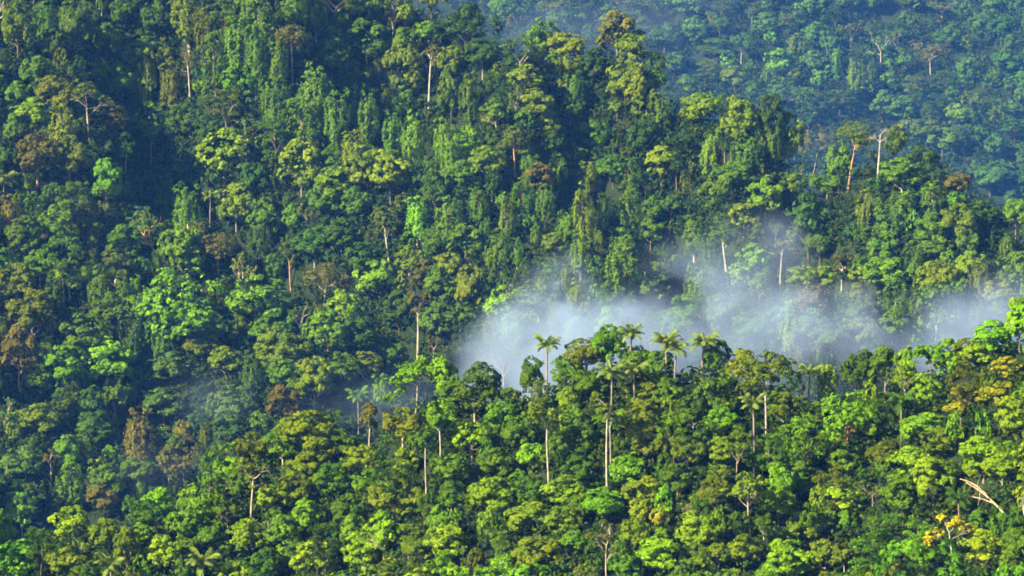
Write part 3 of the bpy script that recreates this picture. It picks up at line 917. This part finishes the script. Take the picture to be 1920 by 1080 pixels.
LT = [light_tree(i, i > 2) for i in range(5)]
items = []
for k, c, u, v, rx, ry in mass:
    q = hit(u, v, 7.5)
    if q is None:
        continue
    s = rx * K * q[1] / 4.6
    P = q[0]
    items.append((LT[rng.integers(3 if P[1] < 850 else 5)], np.array([P[0], P[1], float(height(P[0], P[1])) - 1]), (s, s, min(1.5, max(.7, s))), rng.uniform(0, 6.28), jit(LEAFC[c])))
r = np.random.default_rng(77)
for (y0, y1, n, z) in [(500, 760, 420, 0), (1050, 1400, 900, 1), (2800, 3400, 300, 2)]:      # the forest goes on beyond the picture
    for _ in range(n):
        y = r.uniform(y0, y1)
        x = r.uniform(-1.75, 1.75) * HALF * y
        h = float(height(x, y))
        t = FWD[1] * y + FWD[2] * (h + 8)
        u, v = 960 + x / t / K, 540 - (UPV[1] * y + UPV[2] * (h + 8)) / t / K
        if -50 < u < 1970 and -40 < v < 1120:
            continue
        s = r.uniform(.8, 1.6) * (1.3 if z == 2 else 1)
        c = str(r.choice(CMIX[z][0], p=CMIX[z][1]))
        items.append((LT[r.integers(5)], np.array([x, y, h - 1]), (s, s, s), r.uniform(0, 6.28), jit(LEAFC[c])))
print("mass trees", len(items))
merge("forest_canopy", items, "mixed small trees of the forest canopy between and beyond the larger crowns", "forest")

# ---------------------------------------------------------------- light
SUN_AZ, SUN_EL = R_(54), R_(31)          # from behind the camera, swung to the left
sv = np.array([-math.cos(SUN_EL) * math.sin(SUN_AZ), -math.cos(SUN_EL) * math.cos(SUN_AZ), math.sin(SUN_EL)])
sd = bpy.data.lights.new("sun", 'SUN'); sd.energy = 5.0; sd.angle = R_(.5); sd.color = (1.0, .86, .60)
so = bpy.data.objects.new("sun", sd); COL.objects.link(so)
from mathutils import Vector
so.rotation_euler = Vector(sv).to_track_quat('Z', 'Y').to_euler()
w = bpy.data.worlds.new("World"); scene.world = w; w.use_nodes = True
nt = w.node_tree
bg = nt.nodes["Background"]
sky = nt.nodes.new("ShaderNodeTexSky"); sky.sky_type = 'NISHITA'; sky.sun_disc = False
sky.sun_elevation = SUN_EL; sky.sun_rotation = math.atan2(sv[0], sv[1])
nt.links.new(sky.outputs[0], bg.inputs[0]); bg.inputs[1].default_value = .05

# ---------------------------------------------------------------- haze and smoke
def box(name, lo, hi, mat):
    V = np.array([[x, y, z] for z in (lo[2], hi[2]) for y in (lo[1], hi[1]) for x in (lo[0], hi[0])], float)
    Q = [[0, 2, 3, 1], [4, 5, 7, 6], [0, 1, 5, 4], [2, 6, 7, 3], [0, 4, 6, 2], [1, 3, 7, 5]]
    o = bpy.data.objects.new(name, make_mesh(name, V, Q, mat)); COL.objects.link(o)
    o['kind'] = 'stuff'
    return o


m, nt, N, L = nodes("haze_air")
out = N.new("ShaderNodeOutputMaterial"); pv = N.new("ShaderNodeVolumePrincipled")
pv.inputs["Color"].default_value = (.08, .30, 1.0, 1)
pv.inputs["Density"].default_value = .00005
pv.inputs["Absorption Color"].default_value = (1, 1, 1, 1)
pv.inputs["Anisotropy"].default_value = 0.0
L.new(pv.outputs[0], out.inputs["Volume"])
hz = box("haze", (-2700, -400, float(Z.min()) - 1), (2700, 4800, max(float(Z.max()) + 35, 30)), m)
hz['label'] = "thin blue morning haze over the whole valley"; hz['category'] = "haze"


def smoke_material(name, dens, scale, thr, colour=(.46, .65, 1.0)):
    m, nt, N, L = nodes(name)
    out = N.new("ShaderNodeOutputMaterial"); pv = N.new("ShaderNodeVolumePrincipled")
    tc = N.new("ShaderNodeTexCoord")
    ln = N.new("ShaderNodeVectorMath"); ln.operation = 'LENGTH'
    L.new(tc.outputs["Object"], ln.inputs[0])
    fo = N.new("ShaderNodeMapRange"); fo.interpolation_type = 'SMOOTHSTEP'
    fo.inputs["From Min"].default_value = 1.0; fo.inputs["From Max"].default_value = .15
    g = N.new("ShaderNodeNewGeometry")
    n2 = N.new("ShaderNodeTexNoise"); n2.inputs["Scale"].default_value = .02; n2.inputs["Detail"].default_value = 3; n2.inputs["Distortion"].default_value = .8
    L.new(g.outputs["Position"], n2.inputs["Vector"])
    ma = N.new("ShaderNodeMath"); ma.operation = 'MULTIPLY_ADD'; ma.inputs[1].default_value = 2.2; ma.inputs[2].default_value = -.98
    L.new(n2.outputs[0], ma.inputs[0])
    ad = N.new("ShaderNodeMath"); ad.operation = 'ADD'
    L.new(ma.outputs[0], ad.inputs[0]); L.new(ln.outputs["Value"], ad.inputs[1])
    edge = N.new("ShaderNodeMapRange"); edge.interpolation_type = 'SMOOTHSTEP'
    edge.inputs["From Min"].default_value = 1.0; edge.inputs["From Max"].default_value = .8
    L.new(ln.outputs["Value"], edge.inputs["Value"])
    L.new(ad.outputs[0], fo.inputs["Value"])
    mp = N.new("ShaderNodeMapping"); mp.inputs["Rotation"].default_value = (0, R_(25), 0); mp.inputs["Scale"].default_value = (.9, .8, .75)
    L.new(g.outputs["Position"], mp.inputs[0])
    nz = N.new("ShaderNodeTexNoise"); nz.inputs["Scale"].default_value = scale; nz.inputs["Detail"].default_value = 6; nz.inputs["Distortion"].default_value = 1.1
    nz.inputs["Roughness"].default_value = .55
    L.new(mp.outputs[0], nz.inputs["Vector"])
    rp = N.new("ShaderNodeMapRange"); rp.interpolation_type = 'SMOOTHSTEP'
    rp.inputs["From Min"].default_value = thr; rp.inputs["From Max"].default_value = thr + .27
    L.new(nz.outputs[0], rp.inputs["Value"])
    a = N.new("ShaderNodeMath"); a.operation = 'MULTIPLY'
    L.new(fo.outputs[0], a.inputs[0]); L.new(rp.outputs[0], a.inputs[1])
    b = N.new("ShaderNodeMath"); b.operation = 'MULTIPLY'; b.inputs[1].default_value = dens
    L.new(a.outputs[0], b.inputs[0])
    e2 = N.new('ShaderNodeMath'); e2.operation = 'MULTIPLY'
    L.new(b.outputs[0], e2.inputs[0]); L.new(edge.outputs[0], e2.inputs[1]); L.new(e2.outputs[0], pv.inputs['Density'])
    pv.inputs["Color"].default_value = colour + (1,)
    L.new(pv.outputs[0], out.inputs["Volume"])
    return m


def smoke(u, v, d, rx, ry, rz, dens, scale, thr, label, tilt=0.0):
    nu, nv = 24, 12
    V = [[math.sin(math.pi * a / nv) * math.cos(2 * math.pi * b / nu), math.sin(math.pi * a / nv) * math.sin(2 * math.pi * b / nu), math.cos(math.pi * a / nv)] for a in range(nv + 1) for b in range(nu)]
    Q = [[a * nu + b, (a + 1) * nu + b, (a + 1) * nu + (b + 1) % nu, a * nu + (b + 1) % nu] for a in range(nv) for b in range(nu)]
    o = bpy.data.objects.new("smoke", make_mesh("smoke_puff", np.array(V), Q, smoke_material("smoke_vapour", dens, scale, thr)))
    COL.objects.link(o)
    o.location = ray(u, v) * d; o.scale = (rx, ry, rz); o.rotation_euler = (0, tilt, 0)
    o['kind'] = 'stuff'; o['label'] = label; o['category'] = 'smoke'


PX = 6930.0
def sm(u, v, d, ru, rv, depth, dens, scale, thr, label, tilt=0.0):
    smoke(u, v, d, ru * K * d, depth, rv * K * d, dens, scale, thr, label, tilt)


sm(1080, 640, 985, 265, 185, 46, .048, .042, .37, "thickest white smoke drifting up behind the lone palm", -.35)
sm(1260, 590, 1010, 340, 200, 44, .018, .040, .41, "thin smoke rising over the slope in front of the thick white trunk", -.4)
sm(1490, 655, 1000, 430, 140, 46, .022, .045, .40, "long bank of smoke lying behind the domed crest tree", -.1)
sm(1840, 625, 980, 270, 165, 44, .036, .040, .36, "bluish smoke behind the right shoulder of the near ridge", -.35)
sm(690, 775, 960, 250, 110, 40, .015, .045, .40, "faint smoke in the gap around the hazy palm", -.2)
sm(375, 735, 1040, 130, 100, 30, .009, .045, .42, "small wisp of smoke in the dark hollow of the lower slope", .1)
sm(280, 870, 1020, 160, 100, 30, .004, .045, .42, "very thin smoke low in the shaded valley", .1)
sm(1130, 50, 3050, 380, 90, 90, .0016, .010, .30, "bluish mist hanging over the far hillside behind the middle ridge", -.1)

# ---------------------------------------------------------------- labels
used = {p[6].get('label') for p in placed if p[6].get('label')}
def rel(dx, dy):
    d = math.hypot(dx, dy)
    near = "just" if d < 75 else ("" if d < 150 else "well")
    a = math.degrees(math.atan2(-dy, dx)) % 360
    w = ["right of", "above and right of", "above", "above and left of", "left of", "below and left of", "below", "below and right of"][int(((a + 22.5) % 360) // 45)]
    return (near + " " + w).strip()


for u, v, rx, ry, k, c, o in sorted(placed, key=lambda p: -p[2] * p[3]):
    if o.get('label'):
        continue
    sz = "large " if rx > 40 else ("small " if rx < 22 else "")
    lm = sorted(landmarks, key=lambda q: math.hypot(q[0] - u, q[1] - v))[:10]
    opts = []
    for adj in (COLW[c], sz + COLW[c]):
        for q in lm:
            opts.append(f"{adj} {KINDW[k]} {rel(u - q[0], v - q[1])} {q[2]}")
    for a in lm[:7]:
        for b in lm[:7]:
            if a is not b:
                opts.append(f"{COLW[c]} {KINDW[k].replace(' with pale limbs', '')} between {a[2]} and {b[2]}")
    opts = [x for x in opts if len(x.split()) <= 16]
    lab = next((x for x in opts if x not in used), None)
    if lab is None:
        print("dup label", opts[0]); lab = opts[0]
    used.add(lab)
    o['label'] = lab

# ---------------------------------------------------------------- render settings
scene.view_settings.view_transform = 'Standard'
scene.view_settings.look = 'None'
scene.view_settings.exposure = 2.05
scene.view_settings.gamma = 1.0
scene.view_settings.use_curve_mapping = False
cy = scene.cycles
cy.max_bounces = 6; cy.diffuse_bounces = 1; cy.glossy_bounces = 1; cy.transmission_bounces = 2; cy.volume_bounces = 0
cy.transparent_max_bounces = 16
cy.volume_step_rate = 1.0; cy.volume_max_steps = 128
cy.filter_width = 1.7
cy.use_denoising = True
cy.denoising_prefilter = 'ACCURATE'
cy.denoising_input_passes = 'RGB_ALBEDO_NORMAL'
cy.sample_clamp_indirect = 4
